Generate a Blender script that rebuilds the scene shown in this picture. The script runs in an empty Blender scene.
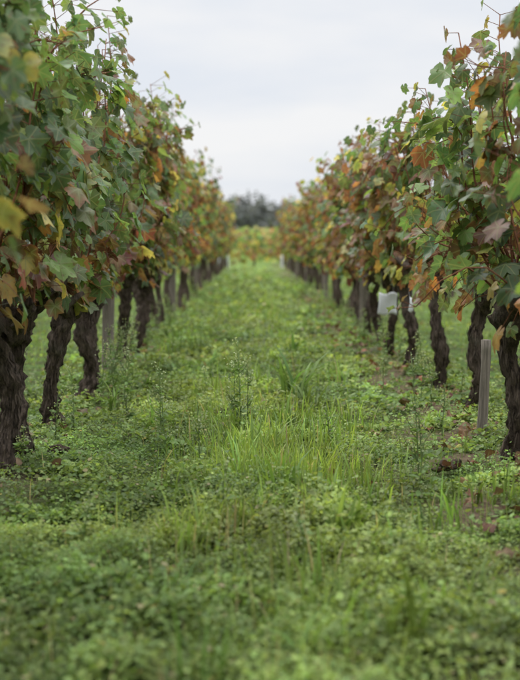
import bpy, bmesh, math, numpy as np
from mathutils import Vector, noise as mnoise
RS = np.random.RandomState
rng = RS(7)
scene = bpy.context.scene

# ------------------------------------------------------------------ helpers
class Acc:
    def __init__(s):
        s.v=[]; s.c=[]; s.u=[]; s.f=[]; s.n=0
    def add(s, v, faces, mat, col, uv=None):
        v=np.asarray(v,float).reshape(-1,3); n=len(v)
        col=np.asarray(col,float)
        if col.ndim==1: col=np.tile(col,(n,1))
        if uv is None: uv=np.full((n,2),9.0)
        s.v.append(v); s.c.append(col.reshape(-1,3)); s.u.append(uv.reshape(-1,2))
        for fa in faces:
            s.f.append((np.asarray(fa,int)+s.n, mat))
        s.n+=n
    def mesh(s, name, mats, smooth=True):
        me=bpy.data.meshes.new(name)
        V=np.concatenate(s.v); C=np.concatenate(s.c); U=np.concatenate(s.u)
        me.vertices.add(len(V)); me.vertices.foreach_set('co',V.astype(np.float32).ravel())
        loops=np.concatenate([f.ravel() for f,m in s.f])
        tot=np.concatenate([np.full(len(f),f.shape[1]) for f,m in s.f])
        mi=np.concatenate([np.full(len(f),m) for f,m in s.f])
        st=np.concatenate([[0],np.cumsum(tot)[:-1]])
        me.loops.add(len(loops)); me.loops.foreach_set('vertex_index',loops.astype(np.int32))
        me.polygons.add(len(tot)); me.polygons.foreach_set('loop_start',st.astype(np.int32))
        me.polygons.foreach_set('loop_total',tot.astype(np.int32))
        me.polygons.foreach_set('material_index',mi.astype(np.int32))
        me.polygons.foreach_set('use_smooth',np.full(len(tot),smooth))
        me.update(calc_edges=True)
        a=me.attributes.new('col','FLOAT_COLOR','POINT')
        a.data.foreach_set('color',np.concatenate([C,np.ones((len(C),1))],1).astype(np.float32).ravel())
        b=me.attributes.new('luv','FLOAT_VECTOR','POINT')
        b.data.foreach_set('vector',np.concatenate([U,np.zeros((len(U),1))],1).astype(np.float32).ravel())
        for m in mats: me.materials.append(m)
        return me

def obj(name, me, loc=(0,0,0), rotz=0, sc=(1,1,1), parent=None):
    o=bpy.data.objects.new(name,me); scene.collection.objects.link(o)
    o.location=loc; o.rotation_euler=(0,0,rotz); o.scale=sc
    if parent: o.parent=parent
    return o

def norm(a): return a/np.maximum(np.linalg.norm(a,axis=-1,keepdims=True),1e-9)

def sinnoise(seed, scale, k=10):
    r=RS(seed); ang=r.uniform(0,2*math.pi,k); fr=r.uniform(.5,1.8,k)/scale*2*math.pi; ph=r.uniform(0,6.28,k)
    def f(x,y):
        t=0
        for a,q,p in zip(ang,fr,ph): t=t+np.sin((x*math.cos(a)+y*math.sin(a))*q+p)
        return t/math.sqrt(k/2.)   # ~N(0,1)
    return f
nA=sinnoise(1,1.3); nB=sinnoise(2,.45); nC=sinnoise(3,3.0); nD=sinnoise(4,.18); nE=sinnoise(5,.8)
XL,XR,SP=-.93,1.04,1.97
END=39.0
def gz(x,y):
    x=np.asarray(x,float); y=np.asarray(y,float)
    z=.008*nA(x,y)+.004*nB(x,y)
    ph=((x-XL)/SP); d=np.abs(ph-np.round(ph))*SP
    z=z+.035*np.exp(-(d/.22)**2)
    fade=np.clip((90-np.hypot(x,y))/50,0,1)
    return z*fade
def rowdist(x):
    ph=(x-XL)/SP; return np.abs(ph-np.round(ph))*SP
def soilness(x,y):
    right=np.exp(-((x-(XR-.12))/.32)**2); rest=np.exp(-(rowdist(x)/.15)**2)*.65
    return np.clip(np.maximum(right*1.0,rest)*(.75+.55*nB(x+3,y)+.35*nE(x,y+5)),0,1)

# ------------------------------------------------------------------ materials
def newmat(name):
    m=bpy.data.materials.new(name); m.use_nodes=True
    nt=m.node_tree; nt.nodes.clear()
    return m,nt,nt.nodes,nt.links

def leafmat(name, trans=.35, rough=.5, veins=False, spots=0.0, spec=.4, nscale=18):
    m,nt,N,L=newmat(name)
    out=N.new('ShaderNodeOutputMaterial'); at=N.new('ShaderNodeAttribute'); at.attribute_name='col'
    tc=N.new('ShaderNodeTexCoord'); oi=N.new('ShaderNodeObjectInfo')
    nz=N.new('ShaderNodeTexNoise'); nz.inputs['Scale'].default_value=nscale; nz.inputs['Detail'].default_value=4
    L.new(tc.outputs['Object'],nz.inputs['Vector'])
    mr=N.new('ShaderNodeMapRange'); mr.inputs[1].default_value=.3; mr.inputs[2].default_value=.7; mr.inputs[3].default_value=.75; mr.inputs[4].default_value=1.28
    L.new(nz.outputs['Fac'],mr.inputs[0])
    mul=N.new('ShaderNodeMixRGB'); mul.blend_type='MULTIPLY'; mul.inputs[0].default_value=1
    L.new(at.outputs['Color'],mul.inputs[1]); L.new(mr.outputs[0],mul.inputs[2])
    c=mul.outputs[0]
    if spots>0:
        n2=N.new('ShaderNodeTexNoise'); n2.inputs['Scale'].default_value=55; n2.inputs['Detail'].default_value=3
        L.new(tc.outputs['Object'],n2.inputs['Vector'])
        m2=N.new('ShaderNodeMapRange'); m2.inputs[1].default_value=.58; m2.inputs[2].default_value=.68; m2.inputs[4].default_value=spots
        L.new(n2.outputs['Fac'],m2.inputs[0])
        mx=N.new('ShaderNodeMixRGB'); mx.inputs[2].default_value=(.14,.075,.035,1)
        L.new(m2.outputs[0],mx.inputs[0]); L.new(c,mx.inputs[1]); c=mx.outputs[0]
    bumpsrc=None
    if veins:
        ua=N.new('ShaderNodeAttribute'); ua.attribute_name='luv'
        mn=None
        for ang in (0,50,-50,104,-104):
            a=math.radians(ang); d=(math.sin(a),math.cos(a),0)
            dot=N.new('ShaderNodeVectorMath'); dot.operation='DOT_PRODUCT'; dot.inputs[1].default_value=d
            L.new(ua.outputs['Vector'],dot.inputs[0])
            cr=N.new('ShaderNodeVectorMath'); cr.operation='DOT_PRODUCT'; cr.inputs[1].default_value=(d[1],-d[0],0)
            L.new(ua.outputs['Vector'],cr.inputs[0])
            ab=N.new('ShaderNodeMath'); ab.operation='ABSOLUTE'; L.new(cr.outputs['Value'],ab.inputs[0])
            lt=N.new('ShaderNodeMath'); lt.operation='LESS_THAN'; lt.inputs[1].default_value=0; L.new(dot.outputs['Value'],lt.inputs[0])
            sm=N.new('ShaderNodeMath'); sm.operation='ADD'; L.new(ab.outputs[0],sm.inputs[0]); L.new(lt.outputs[0],sm.inputs[1])
            if mn is None: mn=sm
            else:
                q=N.new('ShaderNodeMath'); q.operation='MINIMUM'; L.new(mn.outputs[0],q.inputs[0]); L.new(sm.outputs[0],q.inputs[1]); mn=q
        vr=N.new('ShaderNodeMapRange'); vr.inputs[1].default_value=.012; vr.inputs[2].default_value=.045; vr.inputs[3].default_value=.45; vr.inputs[4].default_value=0
        L.new(mn.outputs[0],vr.inputs[0])
        li=N.new('ShaderNodeMixRGB'); li.blend_type='MIX'; L.new(vr.outputs[0],li.inputs[0]); L.new(c,li.inputs[1]); li.inputs[2].default_value=(.30,.31,.15,1)
        c=li.outputs[0]; bumpsrc=vr.outputs[0]
    hs=N.new('ShaderNodeHueSaturation'); L.new(c,hs.inputs['Color'])
    hm=N.new('ShaderNodeMapRange'); hm.inputs[3].default_value=.85; hm.inputs[4].default_value=1.15; L.new(oi.outputs['Random'],hm.inputs[0]); L.new(hm.outputs[0],hs.inputs['Value'])
    c=hs.outputs[0]
    p=N.new('ShaderNodeBsdfPrincipled'); p.inputs['Roughness'].default_value=rough; p.inputs['Specular IOR Level'].default_value=spec
    L.new(c,p.inputs['Base Color'])
    t=N.new('ShaderNodeBsdfTranslucent')
    tm=N.new('ShaderNodeMixRGB'); tm.blend_type='MULTIPLY'; tm.inputs[0].default_value=1; tm.inputs[2].default_value=(1.6,1.55,.85,1); L.new(c,tm.inputs[1]); L.new(tm.outputs[0],t.inputs['Color'])
    ms=N.new('ShaderNodeMixShader'); ms.inputs[0].default_value=trans
    L.new(p.outputs[0],ms.inputs[1]); L.new(t.outputs[0],ms.inputs[2]); L.new(ms.outputs[0],out.inputs[0])
    if veins or spots==0:
        bp=N.new('ShaderNodeBump'); bp.inputs['Strength'].default_value=.3; bp.inputs['Distance'].default_value=.004
        L.new(nz.outputs['Fac'] if bumpsrc is None else bumpsrc,bp.inputs['Height']); L.new(bp.outputs[0],p.inputs['Normal'])
    return m

def barkmat(name, c1, c2, sc=(38,38,7), dist=.02, moss=.45):
    m,nt,N,L=newmat(name)
    out=N.new('ShaderNodeOutputMaterial'); tc=N.new('ShaderNodeTexCoord'); mp=N.new('ShaderNodeMapping'); mp.inputs['Scale'].default_value=sc
    L.new(tc.outputs['Object'],mp.inputs[0])
    nz=N.new('ShaderNodeTexNoise'); nz.inputs['Scale'].default_value=1.6; nz.inputs['Detail'].default_value=8; nz.inputs['Roughness'].default_value=.7; nz.inputs['Distortion'].default_value=1.0
    L.new(mp.outputs[0],nz.inputs['Vector'])
    cr=N.new('ShaderNodeValToRGB'); cr.color_ramp.elements[0].position=.36; cr.color_ramp.elements[0].color=(*c1,1); cr.color_ramp.elements[1].position=.68; cr.color_ramp.elements[1].color=(*c2,1)
    L.new(nz.outputs['Fac'],cr.inputs[0])
    n2=N.new('ShaderNodeTexNoise'); n2.inputs['Scale'].default_value=9; L.new(tc.outputs['Object'],n2.inputs['Vector'])
    mx=N.new('ShaderNodeMixRGB'); mx.blend_type='MIX'; mx.inputs[2].default_value=(.11,.11,.075,1)
    r=N.new('ShaderNodeMapRange'); r.inputs[1].default_value=.55; r.inputs[2].default_value=.75; r.inputs[4].default_value=moss; L.new(n2.outputs['Fac'],r.inputs[0]); L.new(r.outputs[0],mx.inputs[0]); L.new(cr.outputs[0],mx.inputs[1])
    p=N.new('ShaderNodeBsdfPrincipled'); p.inputs['Roughness'].default_value=.9; p.inputs['Specular IOR Level'].default_value=.2; L.new(mx.outputs[0],p.inputs['Base Color'])
    b=N.new('ShaderNodeBump'); b.inputs['Strength'].default_value=.9; b.inputs['Distance'].default_value=dist; L.new(nz.outputs['Fac'],b.inputs['Height']); L.new(b.outputs[0],p.inputs['Normal'])
    L.new(p.outputs[0],out.inputs[0]); return m

def plain(name,col,rough=.5,metal=0):
    m,nt,N,L=newmat(name); out=N.new('ShaderNodeOutputMaterial'); p=N.new('ShaderNodeBsdfPrincipled')
    tc=N.new('ShaderNodeTexCoord'); nz=N.new('ShaderNodeTexNoise'); nz.inputs['Scale'].default_value=14; nz.inputs['Detail'].default_value=5; L.new(tc.outputs['Object'],nz.inputs['Vector'])
    cr=N.new('ShaderNodeValToRGB'); cr.color_ramp.elements[0].position=.3; cr.color_ramp.elements[1].position=.7
    cr.color_ramp.elements[0].color=(*[c*.85 for c in col],1); cr.color_ramp.elements[1].color=(*col,1); L.new(nz.outputs['Fac'],cr.inputs[0]); L.new(cr.outputs[0],p.inputs['Base Color'])
    p.inputs['Roughness'].default_value=rough; p.inputs['Metallic'].default_value=metal; L.new(p.outputs[0],out.inputs[0]); return m

M_leaf=leafmat('vine_leaf',.42,.48,True,.75,.4)
M_leaf_far=leafmat('vine_leaf_far',.42,.6,False,.45,.3)
M_grass=leafmat('grass_blade',.40,.5,False,0,.35,6)
M_weed=leafmat('weed_leaf',.38,.55,False,0,.3,5)
M_tree=leafmat('hazed_foliage',.15,.9,False,0,.1,.3)
M_dead=leafmat('dead_leaf',.15,.75,False,.4,.2)
M_bark=barkmat('vine_bark',(.020,.015,.012),(.185,.140,.108))
M_cane=barkmat('vine_cane',(.11,.045,.025),(.27,.12,.065),(60,60,10),.002,.1)
M_post=barkmat('weathered_wood',(.11,.095,.08),(.29,.25,.21),(50,50,3),.004)
M_wire=plain('galvanised_wire',(.25,.25,.26),.5,.8)
M_white=plain('white_plastic',(.72,.74,.77),.45)
M_clod=barkmat('soil',(.03,.022,.015),(.10,.07,.045),(20,20,20),.01)

def groundmat():
    m,nt,N,L=newmat('ground'); out=N.new('ShaderNodeOutputMaterial'); tc=N.new('ShaderNodeTexCoord')
    a=N.new('ShaderNodeTexNoise'); a.inputs['Scale'].default_value=3.2; a.inputs['Detail'].default_value=8; L.new(tc.outputs['Object'],a.inputs['Vector'])
    b=N.new('ShaderNodeTexNoise'); b.inputs['Scale'].default_value=45; b.inputs['Detail'].default_value=6; L.new(tc.outputs['Object'],b.inputs['Vector'])
    r1=N.new('ShaderNodeValToRGB'); e=r1.color_ramp.elements; e[0].position=.36; e[0].color=(.055,.052,.026,1); e[1].position=.56; e[1].color=(.075,.125,.032,1)
    L.new(a.outputs['Fac'],r1.inputs[0])
    sx=N.new('ShaderNodeSeparateXYZ'); L.new(tc.outputs['Object'],sx.inputs[0])
    fr=N.new('ShaderNodeMapRange'); fr.inputs[1].default_value=9; fr.inputs[2].default_value=28; L.new(sx.outputs['Y'],fr.inputs[0])
    mx=N.new('ShaderNodeMixRGB'); mx.inputs[2].default_value=(.15,.225,.06,1); L.new(fr.outputs[0],mx.inputs[0]); L.new(r1.outputs[0],mx.inputs[1])
    at=N.new('ShaderNodeAttribute'); at.attribute_name='col'; ss=N.new('ShaderNodeSeparateXYZ'); L.new(at.outputs['Vector'],ss.inputs[0])
    m3=N.new('ShaderNodeMixRGB'); m3.inputs[2].default_value=(.105,.078,.05,1); L.new(ss.outputs[0],m3.inputs[0]); L.new(mx.outputs[0],m3.inputs[1])
    r2=N.new('ShaderNodeMapRange'); r2.inputs[1].default_value=.3; r2.inputs[2].default_value=.7; r2.inputs[3].default_value=.55; r2.inputs[4].default_value=1.45; L.new(b.outputs['Fac'],r2.inputs[0])
    mu=N.new('ShaderNodeMixRGB'); mu.blend_type='MULTIPLY'; mu.inputs[0].default_value=1; L.new(m3.outputs[0],mu.inputs[1]); L.new(r2.outputs[0],mu.inputs[2])
    p=N.new('ShaderNodeBsdfPrincipled'); p.inputs['Roughness'].default_value=1; p.inputs['Specular IOR Level'].default_value=.1; L.new(mu.outputs[0],p.inputs['Base Color'])
    bp=N.new('ShaderNodeBump'); bp.inputs['Strength'].default_value=.8; bp.inputs['Distance'].default_value=.02; L.new(b.outputs['Fac'],bp.inputs['Height']); L.new(bp.outputs[0],p.inputs['Normal'])
    L.new(p.outputs[0],out.inputs[0]); return m
M_ground=groundmat()
xs=np.concatenate([[-900,-500,-250,-120,-60,-30,-18],np.arange(-12,12.01,.10),[18,30,60,120,250,500,900]])
ys=np.concatenate([[-300,-100,-40,-15,-6],np.arange(-3,14,.10),np.arange(14,56,.5),[60,70,85,110,150,220,350,600,1000]])
X,Y=np.meshgrid(xs,ys); nx,ny=len(xs),len(ys)
V=np.stack([X,Y,gz(X,Y)],-1).reshape(-1,3)
idx=np.arange(nx*ny).reshape(ny,nx)
F=np.stack([idx[:-1,:-1],idx[:-1,1:],idx[1:,1:],idx[1:,:-1]],-1).reshape(-1,4)
so_=np.where((np.abs(X)<12)&(Y<48),soilness(X,Y),0).reshape(-1)
A=Acc(); A.add(V,[F],0,np.stack([so_,so_,so_],-1)); obj('ground',A.mesh('ground',[M_ground]))

# ------------------------------------------------------------------ geometry primitives
def tube(A, pts, rad, seg, mat, col, rough=0, seed=0, ridge=0):
    pts=np.asarray(pts,float); rad=np.asarray(rad,float); n=len(pts)
    T=norm(np.gradient(pts,axis=0)); ref=np.array([.13,1,.07]) if abs(T[0][2])>.6 else np.array([0,.05,1.])
    S=norm(np.cross(T,ref)); B=np.cross(T,S)
    th=np.linspace(0,2*math.pi,seg,endpoint=False)
    R=np.tile(rad[:,None],(1,seg))
    if rough>0:
        for i in range(n):
            for j in range(seg):
                p=Vector((math.cos(th[j])*1.1+seed*7.3, math.sin(th[j])*1.1, i*.32+seed))
                R[i,j]*=1+rough*mnoise.noise(p*1.4)+rough*.7*mnoise.noise(p*3.9)
    if ridge>0:
        zz=np.arange(n)[:,None]
        R*=1+ridge*np.sin(th[None]*5+zz*.22+seed)+ridge*.6*np.sin(th[None]*9-zz*.3+seed*2)
    V=pts[:,None]+R[...,None]*(np.cos(th)[None,:,None]*S[:,None]+np.sin(th)[None,:,None]*B[:,None])
    G=V.copy()
    V=V.reshape(-1,3); i=np.arange(n*seg).reshape(n,seg); k=np.roll(i,-1,1)
    F=np.stack([i[:-1],k[:-1],k[1:],i[1:]],-1).reshape(-1,4)
    A.add(V,[F,np.array([i[-1]])],mat,col)
    return G

half=[(0,1.0),(6,.90),(12,.89),(19,.78),(26,.66),(33,.75),(39,.80),(45,.87),(50,.95),(56,.84),(64,.80),(72,.71),(80,.62),(89,.71),(97,.74),(105,.81),(113,.71),(126,.71),(140,.65),(154,.60),(167,.42)]
def outline(h):
    a=[x for x,_ in h]; r=[y for _,y in h]
    aa=a+[180]+[360-x for x in a[:0:-1]]; rr=r+[.10]+r[:0:-1]
    aa=np.radians(aa); rr=np.array(rr); return np.stack([np.sin(aa)*rr,np.cos(aa)*rr],-1)
def template(h,mid):
    o=outline(h); k=len(o)
    if mid:
        P=np.concatenate([[[0,0]],o*.52,o])
        i=np.arange(k); j=(i+1)%k
        F=[np.stack([np.zeros(k,int),1+j,1+i],-1), np.stack([1+i,1+j,1+k+j,1+k+i],-1)]
        e=np.concatenate([[0],np.full(k,.45),np.ones(k)])
    else:
        P=np.concatenate([[[0,0]],o]); i=np.arange(k); j=(i+1)%k
        F=[np.stack([np.zeros(k,int),1+j,1+i],-1)]; e=np.concatenate([[0],np.ones(k)])
    return P,F,e
T_HI=template(half,True)
T_LO=template([(0,1),(27,.7),(51,.94),(81,.66),(106,.8),(150,.6)],False)

def leaves(A, T, pos, tip, nor, size, c1, c2, mat, r, curl=1.0):
    P,F,e=T; N=len(pos); K=len(P)
    Yv=norm(tip); Zv=norm(nor-(nor*Yv).sum(-1,keepdims=True)*Yv); Xv=np.cross(Yv,Zv)
    x=P[None,:,0]*r.uniform(.80,1.12,(N,1)); y=P[None,:,1]*np.ones((N,1)); rr=np.hypot(P[:,0],P[:,1])[None]
    th=np.arctan2(P[:,0],P[:,1])[None]
    fold=r.uniform(-.2,.6,(N,1))*curl; dr=r.uniform(-.1,.55,(N,1))*curl; wv=r.uniform(.03,.17,(N,1))*curl; ph=r.uniform(0,6.28,(N,1))
    z=fold*np.abs(x)-dr*rr**2*.8+wv*np.sin(4*th+ph)*rr**1.5 + r.uniform(-.35,.35,(N,1))*curl*x*y
    s=size[:,None]
    V=pos[:,None]+(x*s)[...,None]*Xv[:,None]+(y*s)[...,None]*Yv[:,None]+(z*s)[...,None]*Zv[:,None]
    ee=e[None,:,None]**1.5
    C=c1[:,None]*(1-ee)+c2[:,None]*ee
    off=(np.arange(N)*K)[:,None,None]
    FF=[(f[None]+off).reshape(-1,f.shape[1]) for f in F]
    A.add(V.reshape(-1,3),FF,mat,C.reshape(-1,3),np.tile(P,(N,1)))

PAL={ # (centre, edge)
 'green':((.115,.178,.070),(.120,.182,.075)),
 'dgreen':((.080,.128,.058),(.085,.132,.062)),
 'lgreen':((.18,.265,.078),(.21,.295,.082)),
 'yedge':((.15,.205,.06),(.36,.32,.09)),
 'redge':((.13,.165,.055),(.24,.12,.06)),
 'yellow':((.42,.37,.11),(.46,.36,.12)),
 'orange':((.38,.22,.075),(.36,.16,.06)),
 'rust':((.22,.11,.06),(.25,.105,.055)),
 'dred':((.13,.055,.045),(.17,.055,.05)),
 'brown':((.20,.13,.075),(.15,.09,.055))}
MIX={'g':dict(green=.53,dgreen=.2,lgreen=.14,yedge=.05,redge=.04,yellow=.012,orange=.005,rust=.01,brown=.02),
     'm':dict(green=.38,dgreen=.18,lgreen=.11,yedge=.09,redge=.08,yellow=.025,orange=.02,rust=.05,dred=.025,brown=.055),
     'l':dict(green=.26,dgreen=.13,lgreen=.11,yedge=.13,redge=.11,yellow=.045,orange=.05,rust=.08,dred=.02,brown=.09),
     'r':dict(green=.16,dgreen=.09,lgreen=.07,yedge=.12,redge=.12,yellow=.045,orange=.06,rust=.14,dred=.08,brown=.13)}
LOWMIX=dict(green=.25,dgreen=.10,lgreen=.10,yedge=.10,redge=.11,yellow=.06,orange=.08,rust=.08,dred=.04,brown=.10)
def pick(mix,n,r):
    k=list(mix); p=np.array([mix[q] for q in k]); p/=p.sum()
    ch=r.choice(len(k),n,p=p); c1=np.array([PAL[q][0] for q in k])[ch]; c2=np.array([PAL[q][1] for q in k])[ch]
    j=np.exp(r.normal(0,.18,(n,1))); t=1+r.normal(0,.08,(n,3))
    return c1*j*t, c2*j*t

def make_vine(seed, mix, hi, top=1.72, name='grape_vine', bulge=.0, lean=None, head=1.0, dens=1.0, lowfill=14, R=1.0, lowz=.68):
    r=RS(seed); A=Acc()
    seg,ns=(24,36) if hi else (9,10)
    hz=r.uniform(.56,.68)
    t=np.linspace(0,1,ns)
    lx=r.normal(0,.045); ly=r.normal(0,.10) if lean is None else lean
    px=lx*t+.022*np.sin(t*r.uniform(4,9)+r.uniform(0,6)); py=ly*t+.032*np.sin(t*r.uniform(4,9)+r.uniform(0,6))
    px-=px[0]; py-=py[0]
    pz=-.06+t*(hz+.06)
    R0=r.uniform(.032,.042)*R
    rad=R0*(1+.30*np.exp(-t*8)-.10*np.sin(t*3.1)+.12*np.sin(t*r.uniform(9,15)+r.uniform(0,6))+.45*head*np.exp(-((t-.93)/.12)**2))
    rad[-1]*=.55
    G=tube(A,np.stack([px,py,pz],-1),rad,seg,0,(1,1,1),.60 if hi else .3,seed,.09)
    if hi:
        C=G.mean(1,keepdims=True)
        for _ in range(110):
            i0=r.randint(1,ns-9); L=r.randint(3,8); j=r.randint(seg); w=r.uniform(.002,.0055)
            rows=np.arange(i0,i0+L); P=G[rows,j]; D=norm(P-C[rows,0]); Tn=np.cross(D,[0,0,1.])
            lift=.002+np.abs(np.linspace(-1,1,L))**2*r.uniform(.002,.012); P=P+D*lift[:,None]
            ww=w*(1-.7*np.abs(np.linspace(-1,1,L))**2)[:,None]
            V=np.concatenate([P-Tn*ww,P+Tn*ww]); i=np.arange(L-1)
            A.add(V,[np.stack([i,i+L,i+L+1,i+1],-1)],0,(1,1,1))
    hx,hy=px[-1],py[-1]
    arms=[]
    for sgn in (-1,1):
        L=r.uniform(.16,.34); m=14 if hi else 6; q=np.linspace(0,1,m)
        ax=hx+r.normal(0,.05)*q+.015*np.sin(q*7+r.uniform(0,6)); ay=hy+sgn*L*q
        az=hz-.09+r.uniform(.05,.2)*q**.8+.02*np.sin(q*9)
        P=np.stack([ax,ay,az],-1); tube(A,P,.033*head**.3*(1-.5*q)*(1+.22*np.sin(q*13+seed)),max(seg//2,6),0,(1,1,1),.6 if hi else .2,seed+sgn,.06)
        arms.append(P)
        if hi:
            for _ in range(4):
                b=P[r.randint(2,m)]; e=b+np.array([r.normal(0,.05),r.normal(0,.03),r.uniform(.03,.09)])
                q2=np.linspace(0,1,5)[:,None]; tube(A,b*(1-q2)+e*q2,np.array([.022,.020,.019,.017,.009]),8,0,(1,1,1),.5,seed+_,.0)
    pos=[];tip=[];nor=[];sz=[];low=[]
    nc=int(15*dens)
    for c in range(nc):
        P=arms[c%2]; b=P[r.randint(2,len(P))].copy() if r.rand()<.8 else np.array([hx,hy,hz])
        side=r.choice([-1,1]); ty=b[1]+r.uniform(-.28,.28); tx=side*r.uniform(.02,.22)+bulge*r.uniform(0,1)
        tz=top+r.normal(0,.08)
        if r.rand()<.14: tz+=r.uniform(.05,.2)
        short=r.rand()<.22
        m=12; q=np.linspace(0,1,m)
        if short: tz=r.uniform(.85,1.25); tx+=side*.12
        x=b[0]+(tx-b[0])*np.sin(q*1.57)+.02*np.sin(q*8+r.uniform(0,6)); y=b[1]+(ty-b[1])*q+.02*np.sin(q*7+r.uniform(0,6)); z=b[2]+(tz-b[2])*q
        if r.rand()<.35:
            w=np.clip((q-.72)/.28,0,1); x=x+side*w**1.5*.16; z=z-w**2*r.uniform(.1,.28)
        Pc=np.stack([x,y,z],-1)
        tube(A,Pc,np.linspace(.0058,.0022,m),5 if hi else 3,1,(1,1,1))
        k=int((tz-b[2])/.052); tt=np.linspace(.05,1,k)+r.uniform(-.02,.02,k); tt=np.clip(tt,0,1)
        for j,u in enumerate(tt):
            if u<.25 and r.rand()<.3: continue
            p=np.array([np.interp(u,q,x),np.interp(u,q,y),np.interp(u,q,z)])
            reps=2 if r.rand()<.5 else 1
            for _ in range(reps):
                o=1 if r.rand()<(.5+.35*np.sign(p[0]+1e-6)) else -1
                d=np.array([o*r.uniform(.3,1),r.normal(0,.6),r.uniform(-.1,.6)]); d/=np.linalg.norm(d)
                pl=r.uniform(.05,.14); pp=p+d*pl
                if hi:
                    a=np.linspace(0,1,3)[:,None]; tube(A,p*(1-a)+pp*a,[.0018,.0014,.0012],3,1,(1,1,1))
                pos.append(pp); low.append(u<.28+r.normal(0,.08) and pp[2]<1.04)
                tip.append([o*r.uniform(.1,.8)+r.normal(0,.3),r.normal(0,.5),-r.uniform(.2,1.1)])
                nor.append([o*r.uniform(.3,1)+r.normal(0,.25),r.normal(0,.45),r.uniform(.1,1.0)])
                f=1-.45*max(0,u-.75)/.25
                sz.append(r.uniform(.046,.084)*f)
    for j in range(lowfill):
        o=r.choice([-1,1]); b=np.array([r.normal(0,.05),r.uniform(-.42,.42),r.uniform(lowz,lowz+.17)]); pp=b+np.array([o*r.uniform(.05,.18),r.normal(0,.05),-r.uniform(-.06,.16)])
        q2=np.linspace(0,1,4)[:,None]; Pq=b*(1-q2)+pp*q2; Pq[:,2]+=.03*np.sin(q2[:,0]*3.14); tube(A,Pq,[.003,.0025,.002,.0015],3,1,(1,1,1))
        pos.append(pp); low.append(True); tip.append([o*r.uniform(0,.6),r.normal(0,.5),-r.uniform(.4,1.1)]); nor.append([o*r.uniform(.4,1),r.normal(0,.5),r.uniform(0,.8)]); sz.append(r.uniform(.042,.072))
    pos=np.array(pos);tip=np.array(tip);nor=np.array(nor);sz=np.array(sz);low=np.array(low)
    c1,c2=pick(MIX[mix],len(pos),r); d1,d2=pick(LOWMIX if mix!='r' else MIX['r'],len(pos),r)
    c1[low]=d1[low]; c2[low]=d2[low]
    if not hi: sz*=1.06
    leaves(A,T_HI if hi else T_LO,pos,tip,nor,sz,c1,c2,2,r)
    return A.mesh(name,[M_bark,M_cane,M_leaf if hi else M_leaf_far])

# ------------------------------------------------------------------ vines of the alley
near_L=[1.75,2.7,3.65,4.58,4.98,5.78,6.75,7.55,8.5,9.4,10.3,11.2]
near_R=[2.1,3.0,3.95,4.95,6.2,7.2,8.45,9.35,10.3,11.25]
for i,d in enumerate(near_L):
    mix='g' if d<6.5 else 'm' if d<8 else 'l'
    me=make_vine(100+i,mix,True,top=1.77,dens=.6 if d in (4.58,4.98) else 1.0,bulge=.07,R=.85 if d==4.58 else 1.08)
    x=XL+rng.normal(0,.015); obj('grape_vine',me,(x,d,float(gz(x,d))))
for i,d in enumerate(near_R):
    mix='l' if d==3.95 else 'g' if d<5.5 else 'm' if d<8 else 'r'
    me=make_vine(200+i,mix,True,top=1.56 if d<5.6 else 1.52 if d<7 else 1.54,head=2.2 if d==4.95 else 1.4,bulge=-.06,lowfill=36 if d>5.5 else 22,R=.93,dens=1 if d<8 else .8,lowz=.64)
    x=XR+rng.normal(0,.015); obj('grape_vine',me,(x,d,float(gz(x,d))))
mid_m=[make_vine(300+i,'l',False,top=1.70,lowfill=24) for i in range(7)]
mid_r=[make_vine(320+i,'r',False,top=1.70,lowfill=30,dens=.75,lowz=.62) for i in range(7)]
def place(x0,y0,y1,parent=None,hs=1.0,red=.5):
    y=y0
    while y<y1:
        fr=np.clip((y-8)/8,0,1)
        pool=mid_r if rng.rand()<.15+red*fr else mid_m
        me=pool[rng.randint(len(pool))]; x=x0+rng.normal(0,.03); w=rng.uniform(.88,1.10)
        obj('grape_vine' if parent is None else 'vine',me,(x,y,float(gz(x,y))),rng.choice([0,math.pi])+rng.normal(0,.10),(w,w,hs*rng.uniform(.91,1.07)),parent)
        y+=rng.uniform(.80,1.06)
place(XL,12.1,END,hs=1.0,red=.45); place(XR,12.15,END,hs=.94,red=.85)
for k in (1,2,3,4):
    for sx,x0 in ((-1,XL),(1,XR)):
        e=bpy.data.objects.new('vine_row',None); scene.collection.objects.link(e)
        place(x0+sx*SP*k,.8,END,e)

def shoots(name,specs,seed,mix):
    r=RS(seed); A=Acc(); pos=[];tip=[];nor=[];sz=[]
    for (x0,y0,z0,x1,y1,z1) in specs:
        q=np.linspace(0,1,14); x=x0+(x1-x0)*q**.8+.02*np.sin(q*7); y=y0+(y1-y0)*q; z=z0+(z1-z0)*q+.12*np.sin(q*3.14)
        tube(A,np.stack([x,y,z],-1),np.linspace(.0055,.002,14),5,0,(1,1,1))
        for u in np.linspace(.15,1,20):
            p=np.array([np.interp(u,q,x),np.interp(u,q,y),np.interp(u,q,z)]); d=norm(np.array([r.normal(.2,.5),r.normal(0,.6),r.uniform(-.4,.6)])); pp=p+d*r.uniform(.04,.1)
            a=np.linspace(0,1,3)[:,None]; tube(A,p*(1-a)+pp*a,[.0018,.0014,.0012],3,0,(1,1,1))
            pos.append(pp); tip.append([r.normal(.3,.4),r.normal(0,.4),-r.uniform(.4,1)]); nor.append([r.uniform(.1,.8),-r.uniform(0,.8),r.uniform(.2,.8)]); sz.append(r.uniform(.05,.08))
    c1,c2=pick(MIX[mix],len(pos),r)
    leaves(A,T_HI,np.array(pos),np.array(tip),np.array(nor),np.array(sz),c1,c2,1,r)
    obj(name,A.mesh(name,[M_cane,M_leaf]))
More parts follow.
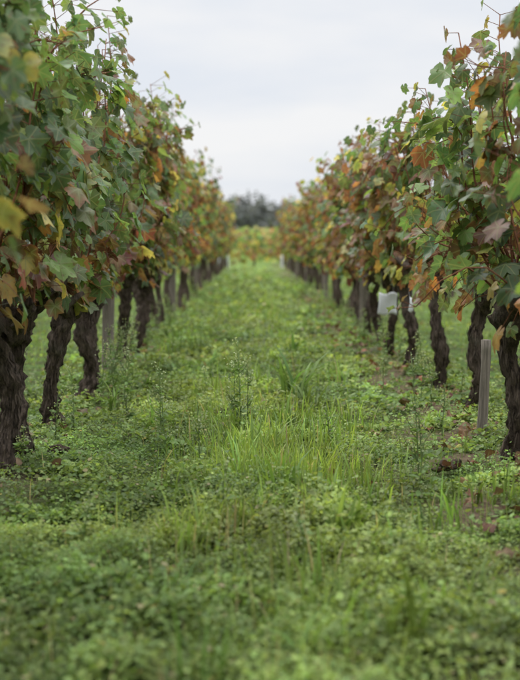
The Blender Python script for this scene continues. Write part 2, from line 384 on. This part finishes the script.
shoots('vine_shoots',[(-.88,3.3,1.0,-.62,3.25,1.40),(-.85,3.0,1.1,-.60,3.0,1.3),(-.9,3.6,.9,-.72,3.5,1.5),(-.9,4.3,1.0,-.68,4.3,1.2),(-.9,4.7,1.3,-.68,4.6,1.0),(-.9,5.2,1.4,-.66,5.1,.95),(-.9,5.5,1.35,-.66,5.4,1.0)],5,'g')

# ------------------------------------------------------------------ posts, wires, tag, markers
def post_mesh(w,h,seed):
    A=Acc(); n=14; t=np.linspace(0,1,n)
    P=np.stack([.01*np.sin(t*3+seed),.01*np.cos(t*2+seed)-.01,-.15+t*(h+.15)],-1)
    tube(A,P,np.full(n,w/2)*(1-.08*t),14,0,(1,1,1),.14,seed,.02)
    return A.mesh('wooden_post',[M_post])
pm=[post_mesh(.085,1.45,1),post_mesh(.08,1.4,2)]
for x,ds in ((XL-.01,[2.3,8.05,14.2,20.2,26.2,32.2,38.2]),(XR-.02,[11.7,17.7,23.7,29.7,35.7])):
    for k,d in enumerate(ds): obj('wooden_post',pm[k%2],(x,d,float(gz(x,d))),rng.uniform(0,6))
obj('wooden_stake',post_mesh(.045,.44,5),(1.00,5.42,float(gz(1.0,5.42))))
for x in (XL,XR):
    for z in (.68,1.05,1.4):
        A=Acc(); yy=np.linspace(0,END,60); tube(A,np.stack([x+.045+0*yy,yy,z+.006*np.sin(yy*1.05)],-1),np.full(60,.0016),5,0,(1,1,1)); obj('trellis_wire',A.mesh('trellis_wire',[M_wire]))
def tag(w,h):
    A=Acc(); n,m=9,9; u=np.linspace(-1,1,n); v=np.linspace(0,1,m); U_,V_=np.meshgrid(u,v)
    X_=U_*w/2*(1-.06*V_)+.006*V_; Y_=.022*U_**2+.018*np.sin(V_*3)*U_; Z_=V_*h+.008*np.sin(U_*4)
    P=np.stack([X_,Y_,Z_],-1); B=P+np.array([0,.003,0]); i=np.arange(n*m).reshape(m,n)
    f=np.stack([i[:-1,:-1],i[:-1,1:],i[1:,1:],i[1:,:-1]],-1).reshape(-1,4)
    rim=np.concatenate([i[0],i[1:,-1],i[-1,-2::-1],i[-2:0:-1,0]]); rn=np.roll(rim,-1)
    A.add(np.concatenate([P.reshape(-1,3),B.reshape(-1,3)]),[f,f[:,::-1]+n*m,np.stack([rim,rim+n*m,rn+n*m,rn],-1)],0,(1,1,1))
    for s in (-.6,.6):
        q=np.linspace(0,1,6); tube(A,np.stack([s*w/2+0*q,.012+.02*np.sin(q*3.14),h-.01+q*.16],-1),np.full(6,.0015),5,1,(1,1,1))
    return A.mesh('white_plastic_tag',[M_white,M_wire])
obj('white_plastic_tag',tag(.145,.155),(.955,8.9,.37),.15)
obj('white_plastic_tag',tag(.035,.09),(1.0,7.9,.45),.3)
def stake():
    A=Acc(); t=np.linspace(0,1,6); tube(A,np.stack([0*t,0*t,-.1+t*.55],-1),np.array([.04,.04,.04,.04,.038,.02]),10,0,(1,1,1)); return A.mesh('white_marker_stake',[M_white])
sm=stake()
for x,d in ((XL+.12,38.6),(XR-.18,38.6),(XL+.02,33)): obj('white_marker_stake',sm,(x,d,0))

# ------------------------------------------------------------------ grass and ground cover
def scatter(n,x0,x1,y0,y1,r,pw=1.6):
    u=r.rand(n); a,b=y0**(1-pw),y1**(1-pw); y=(a+u*(b-a))**(1/(1-pw)); x=r.uniform(x0,x1,n); return x,y
def blades(A,x,y,h,w,r,col,bend=(.15,.9),mat=0):
    N=len(x); az=r.uniform(0,6.28,N); b=r.uniform(*bend,N); s=np.array([0,.35,.7,1.]); ws=np.array([.8,1,.65,0])
    dx,dy=np.cos(az),np.sin(az); z0=gz(x,y)-.005
    horiz=(b*h)[:,None]*s[None]**2*.8; zz=z0[:,None]+h[:,None]*(s[None]-.35*b[:,None]*s[None]**2.2)
    tw=r.uniform(-.6,.6,(N,1)); sx=-np.sin(az[:,None]+tw*s); sy=np.cos(az[:,None]+tw*s)
    cx=x[:,None]+dx[:,None]*horiz; cy=y[:,None]+dy[:,None]*horiz; hw=w[:,None]*ws[None]*.5
    Lf=np.stack([cx-sx*hw,cy-sy*hw,zz],-1); Rt=np.stack([cx+sx*hw,cy+sy*hw,zz],-1)
    V=np.concatenate([Lf[:,:3],Rt[:,:3],Lf[:,3:]],1)
    off=(np.arange(N)*7)[:,None,None]
    q=(np.array([[0,3,4,1],[1,4,5,2]])[None]+off).reshape(-1,4); t=(np.array([[2,5,6]])[None]+off).reshape(-1,3)
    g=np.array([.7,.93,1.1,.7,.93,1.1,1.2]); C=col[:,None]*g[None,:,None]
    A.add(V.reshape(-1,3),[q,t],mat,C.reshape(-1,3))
def gcol(x,y,r,base=(.125,.210,.052),dry=.05):
    n=len(x); k=np.exp(.17*nE(x,y)+.12*nB(x,y)+r.normal(0,.20,n))[:,None]
    yl=np.clip(.5+.3*nA(x+5,y)+r.normal(0,.3,n),0,1)[:,None]
    c=np.array(base)*(1-yl)+np.array([base[0]*1.5,base[1]*1.15,base[2]*1.15])*yl
    c=c*k; d=r.rand(n)<dry; c[d]=np.array([.34,.29,.16])*np.exp(r.normal(0,.2,(d.sum(),1))); return c
def grass_zone(x,y):
    rd=rowdist(x); m=np.clip((rd-.42)/.35,0,1)
    return m*np.clip(.34+.42*nE(x,y)+.28*nB(x,y)+.45*np.exp(-((y-5.2)/1.1)**2),0.02,1)*np.clip((y-1.5)/2.6,.3,1)
A=Acc(); r=RS(11)
x,y=scatter(160000,-3.4,3.6,1.6,END+1,r,2.0)
g=grass_zone(x,y); keep=r.rand(len(x))<.06+.75*g; x,y,g=x[keep],y[keep],g[keep]
h=(.030+.08*g)*r.uniform(.5,1.7,len(x)); far=np.clip(y/6,1,5)
w=r.uniform(.0022,.0050,len(x))*far**.85
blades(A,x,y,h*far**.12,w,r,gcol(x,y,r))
x,y=scatter(2300,-.85,.95,1.9,20,r,1.7)
blades(A,x,y,r.uniform(.08,.22,len(x))*(.6+.5*np.exp(-(x/.4)**2)),r.uniform(.0018,.0038,len(x)),r,gcol(x,y,r,(.15,.24,.065),.16),(.02,.6))
tx,ty=scatter(460,-.75,.95,2.2,30,r,1.3)
for cx,cy in zip(tx,ty):
    if r.rand()>.10+grass_zone(np.array([cx]),np.array([cy]))[0]: continue
    k=r.randint(8,26); rr=r.uniform(.02,.07)
    x=cx+r.normal(0,rr,k); y=cy+r.normal(0,rr,k); hh=r.uniform(.08,.22)*r.uniform(.6,1.2,k)
    blades(A,x,y,hh,r.uniform(.004,.009,k)*max(1,cy/8),r,gcol(x,y,r,(.11,.205,.045)),(.1,.8))
for cx,cy,k,sp,hm in ((.10,4.75,420,.20,.18),(.0,5.4,300,.20,.17),(.3,4.4,130,.13,.16),(-.10,4.3,80,.13,.14),(.2,6.1,200,.2,.16),(.1,3.7,50,.14,.12)):
    x=cx+r.normal(0,sp,k); y=cy+r.normal(0,sp*1.5,k); blades(A,x,y,hm*r.uniform(.5,1.3,k),r.uniform(.003,.007,k),r,gcol(x,y,r,(.14,.235,.048)),(.05,.85))
obj('grass',A.mesh('grass',[M_grass]))

T_W=(np.array([[0,0],[-.36,.30],[-.43,.68],[0,1],[.43,.68],[.36,.30]]),[np.array([[0,3,2,1],[0,5,4,3]])],np.array([0,.6,.8,1,.8,.6]))
A=Acc(); r=RS(12)
x1,y1=scatter(440000,-1.3,1.4,1.9,26,r,1.95); x2,y2=scatter(140000,-3.6,3.8,1.5,END+2,r,1.9)
x=np.concatenate([x1,x2]); y=np.concatenate([y1,y2])
dn=np.clip(.95+.32*nA(x+9,y)+.34*nB(x,y+4),.25,1)*(1-.35*grass_zone(x,y))*(1-.90*soilness(x,y))
keep=r.rand(len(x))<dn; x,y=x[keep],y[keep]; n=len(x)
H=np.clip(.052+.014*nA(x,y+7)+.017*nB(x+3,y)+.014*nD(x,y),.012,.13)*(1-.5*soilness(x,y))
H=H*np.where(r.rand(n)<.05,r.uniform(1.2,2.3,n),1)
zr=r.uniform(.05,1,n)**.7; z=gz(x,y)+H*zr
far=np.clip(y/4.5,1,8); s=r.uniform(.006,.0165,n)*far**.85
s*=np.where(nE(x+20,y)+.5*nB(x,y+9)>.35,1.45,.95)
tip=np.stack([r.normal(0,1,n),r.normal(0,1,n),r.uniform(-.2,.8,n)],-1); nor=np.stack([r.normal(0,.5,n),r.normal(0,.5,n),np.ones(n)],-1)
c=gcol(x,y,r,(.158,.250,.075),.015)*(.42+.68*zr)[:,None]**.75  # lower leaves get a darker colour: shade inside the mat painted in
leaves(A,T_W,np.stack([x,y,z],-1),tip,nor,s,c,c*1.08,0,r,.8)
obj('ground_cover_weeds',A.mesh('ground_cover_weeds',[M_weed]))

def tuft(cx,cy,n,h,w,seed,base=(.105,.205,.045),name='broadleaf_tuft',bend=(.25,1.1)):
    r=RS(seed); A=Acc(); x=cx+r.normal(0,.015+.06*h,n); y=cy+r.normal(0,.015+.06*h,n)
    blades(A,x,y,h*r.uniform(.55,1.1,n),w*r.uniform(.6,1.1,n),r,gcol(x,y,r,base,.0),bend); return obj(name,A.mesh(name,[M_weed]))
for k,(cx,cy,n,h,w) in enumerate([(.20,6.7,22,.38,.026),(.27,6.5,14,.26,.022),(.33,2.62,10,.34,.028),(.13,2.55,9,.22,.022),(.40,2.8,8,.20,.018),(.10,4.2,10,.24,.02),(.24,3.6,10,.24,.02),(.05,5.0,16,.28,.014),(-.05,4.6,14,.22,.012),(.15,5.6,14,.26,.014),(-.2,3.0,8,.16,.012),(.55,3.0,7,.18,.014),(-.6,7.2,10,.2,.02),(-.3,8.5,10,.22,.02),(.3,9.5,12,.25,.02),(-.72,6.3,12,.22,.016),(.05,7.6,14,.22,.014)]):
    tuft(cx,cy,n,h,w,400+k,base=(.085,.165,.042) if k<2 else (.11,.20,.05))

def wild_weed(cx,cy,h,seed,branch=9,leafs=.045):
    r=RS(seed); A=Acc(); z0=float(gz(cx,cy)); q=np.linspace(0,1,10)
    lx,ly=r.normal(0,.10,2)*h; P=np.stack([cx+lx*q**1.5,cy+ly*q**1.5,z0+h*q],-1); col=(.18,.25,.10)
    tube(A,P,np.linspace(.0034,.0013,10),5,0,col)
    pos=[];tip=[];nor=[];sz=[]; spos=[]
    for b in range(branch):
        u=r.uniform(.15,.95); p=np.array([np.interp(u,q,P[:,i]) for i in range(3)]); a=r.uniform(0,6.28); L=h*r.uniform(.1,.32)*(1.15-u*.7)
        e=p+np.array([math.cos(a)*L*.6,math.sin(a)*L*.6,L*.85]); t=np.linspace(0,1,5)[:,None]; B=p*(1-t)+e*t; B[:,2]-=(.1*L*np.sin(t*3.14))[:,0]
        tube(A,B,np.linspace(.0019,.0010,5),4,0,col)
        for j in range(7):
            w=r.uniform(.3,1); pp=p*(1-w)+e*w; spos.append(pp+r.normal(0,.008,3))
        pos.append(p); tip.append([math.cos(a),math.sin(a),r.uniform(-.2,.8)]); nor.append([r.normal(0,.3),r.normal(0,.3),1]); sz.append(leafs*(1.2-u)*r.uniform(.6,1.2))
    for b in range(int(branch*1.2)):
        u=r.uniform(.0,.85); p=np.array([np.interp(u,q,P[:,i]) for i in range(3)]); a=r.uniform(0,6.28)
        pos.append(p); tip.append([math.cos(a),math.sin(a),r.uniform(-.2,.8)]); nor.append([r.normal(0,.3),r.normal(0,.3),1]); sz.append(leafs*(1.2-u)*r.uniform(.6,1.2))
    T2=(T_W[0]*np.array([.55,1]),T_W[1],T_W[2]); n=len(pos); c=np.tile(np.array([.16,.25,.085]),(n,1))*np.exp(r.normal(0,.15,(n,1)))
    leaves(A,T2,np.array(pos),np.array(tip),np.array(nor),np.array(sz),c,c,0,r)
    n=len(spos); c=np.tile(np.array([.30,.34,.20]),(n,1)); leaves(A,T_W,np.array(spos),r.normal(0,1,(n,3)),r.normal(0,1,(n,3))+[0,0,1],np.full(n,.009),c,c*1.2,0,r)
    obj('wild_weed',A.mesh('wild_weed',[M_weed]))
W=[(-.06,5.6,.44,16),(-.03,5.7,.32,12),(-.09,5.65,.36,12),(-.40,5.3,.38,12),(-.36,5.0,.30,9),(-.20,4.6,.28,7),(.60,4.5,.46,10),(.62,4.55,.3,8),(.56,4.2,.22,7),(.32,5.2,.22,7),(-.78,6.9,.42,14),(-.80,6.5,.36,14),(-.72,7.4,.34,14),(-.82,7.8,.36,12),(-.70,6.7,.3,12),(-.84,7.2,.4,12),(.85,5.6,.2,6),(.72,6.9,.25,7),(-.55,8.2,.26,8),(-.5,3.6,.16,6),(.14,3.3,.2,6),(-.1,3.8,.2,7),(.38,3.2,.18,6),(.9,6.7,.28,9),(.85,8.0,.3,9),(-.25,6.6,.22,7),(.45,7.5,.22,7),(-.85,5.3,.22,8),(-.6,5.9,.2,8),(-.88,4.7,.16,8),(-.80,5.5,.2,9),(-.9,6.2,.24,10),(.95,7.4,.22,9),(.92,6.0,.18,7)]
for k,(a,b,h,n) in enumerate(W): wild_weed(a,b,h,500+k,n,.055)
rr=RS(3)
for k in range(60):
    d=rr.uniform(6,22); s=rr.choice([XL+.12,XR-.12]); wild_weed(s+rr.normal(0,.10),d,rr.uniform(.18,.38),600+k,8,.065)

A=Acc(); r=RS(21); n=620
x=np.where(r.rand(n)<.25,XL,XR-.12)+r.normal(0,.17,n); y=r.uniform(2,20,n); m=r.rand(n)<.04; x[m]=r.uniform(-.7,.8,m.sum())
z=gz(x,y)+r.uniform(.012,.05,n); tip=np.stack([r.normal(0,1,n),r.normal(0,1,n),r.normal(0,.25,n)],-1); nor=np.stack([r.normal(0,.35,n),r.normal(0,.35,n),np.ones(n)],-1)
c1,c2=pick(dict(brown=.75,rust=.14,orange=.02,dred=.08,yellow=.01),n,r)
leaves(A,T_HI,np.stack([x,y,z],-1),tip,nor,r.uniform(.02,.045,n),c1*.85,c2*.85,0,r,1.8)
obj('fallen_leaves',A.mesh('fallen_leaves',[M_dead]))
for k,(cx,cy,s) in enumerate([(.735,4.72,.033),(.78,4.78,.022),(-.78,4.95,.035),(-.15,6.2,.03),(-.26,3.7,.018),(.69,4.65,.018)]):
    bm=bmesh.new(); bmesh.ops.create_icosphere(bm,subdivisions=3,radius=s)
    for v in bm.verts:
        f=1+.6*mnoise.noise(v.co*30+Vector((k*5,0,0)))+.35*mnoise.noise(v.co*80); v.co*=f; v.co.z*=.55
    me=bpy.data.meshes.new('soil_clod'); bm.to_mesh(me); bm.free(); me.materials.append(M_clod); obj('soil_clod',me,(cx,cy,float(gz(cx,cy))+.035))

# ------------------------------------------------------------------ far cross rows of vines
A=Acc(); r=RS(31)
for k in range(14):
    yr=42+k*2.0; n=int(6500*(.85**k))
    x=r.uniform(-42,42,n); z=.18+1.12*r.beta(1.3,1.2,n)+.05*np.sin(x*1.3+k); y=yr+r.normal(0,.16,n)
    c1,c2=pick(dict(green=.10,lgreen=.24,yedge=.30,yellow=.14,orange=.09,rust=.06,brown=.07),n,r)
    tip=np.stack([r.normal(0,.6,n),-r.uniform(0,.8,n),-r.uniform(.3,1,n)],-1); nor=np.stack([r.normal(0,.5,n),-r.uniform(.3,1,n),r.uniform(.2,1,n)],-1)
    leaves(A,T_LO,np.stack([x,y,z],-1),tip,nor,r.uniform(.09,.15,n)*1.08**k,c1,c2,0,r)
    for xx in np.arange(-42,42,1.0):
        q=np.linspace(-.05,.75,4)
        if k<3: tube(A,np.stack([xx+.02*np.sin(q*5),yr+0*q,q],-1),np.full(4,.04),5,1,(1,1,1))
obj('distant_vine_rows',A.mesh('distant_vine_rows',[M_leaf_far,M_bark]))

# ------------------------------------------------------------------ distant tree line
A=Acc(); r=RS(41)
TQ=(np.array([[0,-.5],[-.5,0],[0,.5],[.5,0.]]),[np.array([[0,3,2,1]])],np.array([.5,.5,.5,.5]))
for k in range(130):
    cx=-150+k*2.3+r.uniform(-1.5,1.5); cy=r.uniform(225,262)
    H=8.3+1.3*math.sin(cx*.30+2.6)+r.uniform(-1.2,1.2)
    t=np.linspace(0,1,6); tube(A,np.stack([cx+.3*np.sin(t*3+k),cy+0*t,-.2+t*H*.85],-1),np.linspace(.28,.05,6),6,1,(1,1,1))
    pts=[]
    for b in range(18):
        z0=H*r.uniform(.15,.72); a=r.uniform(0,6.28); L=H*r.uniform(.14,.34); e=np.array([cx+math.cos(a)*L,cy+math.sin(a)*L,z0+L*r.uniform(.3,1.0)])
        q=np.linspace(0,1,4)[:,None]; p0=np.array([cx,cy,z0]); tube(A,p0*(1-q)+e*q,np.linspace(.1,.02,4),4,1,(1,1,1))
        m=r.randint(35,70); pts.append(e+r.normal(0,1,(m,3))*np.array([.8,.8,.65])*H/9)
    pts=np.concatenate(pts); n=len(pts); c=np.tile(np.array([.150,.157,.158]),(n,1))*np.exp(r.normal(0,.15,(n,1)))*np.exp(r.normal(0,.12))  # grey-blue crown colour has the aerial haze painted in
    leaves(A,TQ,pts,r.normal(0,1,(n,3)),r.normal(0,1,(n,3)),r.uniform(.4,.85,n),c,c,0,r,0)
n=16000; x=r.uniform(-160,160,n); y=r.uniform(215,265,n); z=r.uniform(0,4.4,n)*(1+.3*np.sin(x*.3)); c=np.tile(np.array([.14,.145,.135]),(n,1))*np.exp(r.normal(0,.2,(n,1)))  # low growth greyed the same way, haze in its colour
leaves(A,TQ,np.stack([x,y,z],-1),r.normal(0,1,(n,3)),r.normal(0,1,(n,3)),r.uniform(.6,1.4,n),c,c,0,r,0)
M_tb=plain('hazed_bark',(.15,.15,.15),.9)  # trunk grey includes painted distance haze
obj('distant_trees',A.mesh('distant_trees',[M_tree,M_tb],False))

# ------------------------------------------------------------------ world, sun, camera
az=math.radians(-35); el=math.radians(48)
w=bpy.data.worlds.new('World'); scene.world=w; w.use_nodes=True; nt=w.node_tree; N=nt.nodes; L=nt.links; N.clear()
out=N.new('ShaderNodeOutputWorld'); bg=N.new('ShaderNodeBackground'); bg.inputs[1].default_value=.1
sky=N.new('ShaderNodeTexSky'); sky.sky_type='NISHITA'; sky.sun_disc=False; sky.sun_elevation=el; sky.sun_rotation=az
tc=N.new('ShaderNodeTexCoord'); sp=N.new('ShaderNodeSeparateXYZ'); L.new(tc.outputs['Generated'],sp.inputs[0])
mr=N.new('ShaderNodeMapRange'); mr.inputs[1].default_value=.26; mr.inputs[2].default_value=.80; mr.inputs[3].default_value=9.2; mr.inputs[4].default_value=36; L.new(sp.outputs['Z'],mr.inputs[0])
mp=N.new('ShaderNodeMapping'); mp.inputs['Scale'].default_value=(1.5,1.5,6); L.new(tc.outputs['Generated'],mp.inputs[0])
nz=N.new('ShaderNodeTexNoise'); nz.inputs['Scale'].default_value=2.6; nz.inputs['Detail'].default_value=5; L.new(mp.outputs[0],nz.inputs['Vector'])
cr=N.new('ShaderNodeValToRGB'); cr.color_ramp.elements[0].position=.38; cr.color_ramp.elements[0].color=(.86,.90,.97,1); cr.color_ramp.elements[1].position=.62; cr.color_ramp.elements[1].color=(1.0,1.0,1.01,1); L.new(nz.outputs['Fac'],cr.inputs[0])
mu=N.new('ShaderNodeVectorMath'); mu.operation='SCALE'; L.new(cr.outputs[0],mu.inputs[0]); L.new(mr.outputs[0],mu.inputs['Scale'])
mx=N.new('ShaderNodeMixRGB'); mx.inputs[0].default_value=.94; L.new(sky.outputs[0],mx.inputs[1]); L.new(mu.outputs[0],mx.inputs[2])
L.new(mx.outputs[0],bg.inputs[0]); L.new(bg.outputs[0],out.inputs[0])
sd=bpy.data.lights.new('sun','SUN'); sd.energy=1.4; sd.angle=math.radians(20); sd.color=(1,.97,.92)
so=bpy.data.objects.new('sun',sd); scene.collection.objects.link(so)
dv=Vector((math.sin(az)*math.cos(el),math.cos(az)*math.cos(el),math.sin(el))); so.rotation_euler=dv.to_track_quat('Z','Y').to_euler()
cd=bpy.data.cameras.new('camera'); cd.sensor_fit='VERTICAL'; cd.sensor_height=36; cd.lens=66.2; cd.clip_end=3000; cd.clip_start=.05
cd.dof.use_dof=True; cd.dof.focus_distance=5.2; cd.dof.aperture_fstop=2.7
co=bpy.data.objects.new('camera',cd); scene.collection.objects.link(co); co.location=(0,0,.9)
co.rotation_euler=(math.radians(90-4.57),0,math.radians(-.27)); scene.camera=co
scene.view_settings.view_transform='Standard'; scene.view_settings.look='None'; scene.view_settings.exposure=0
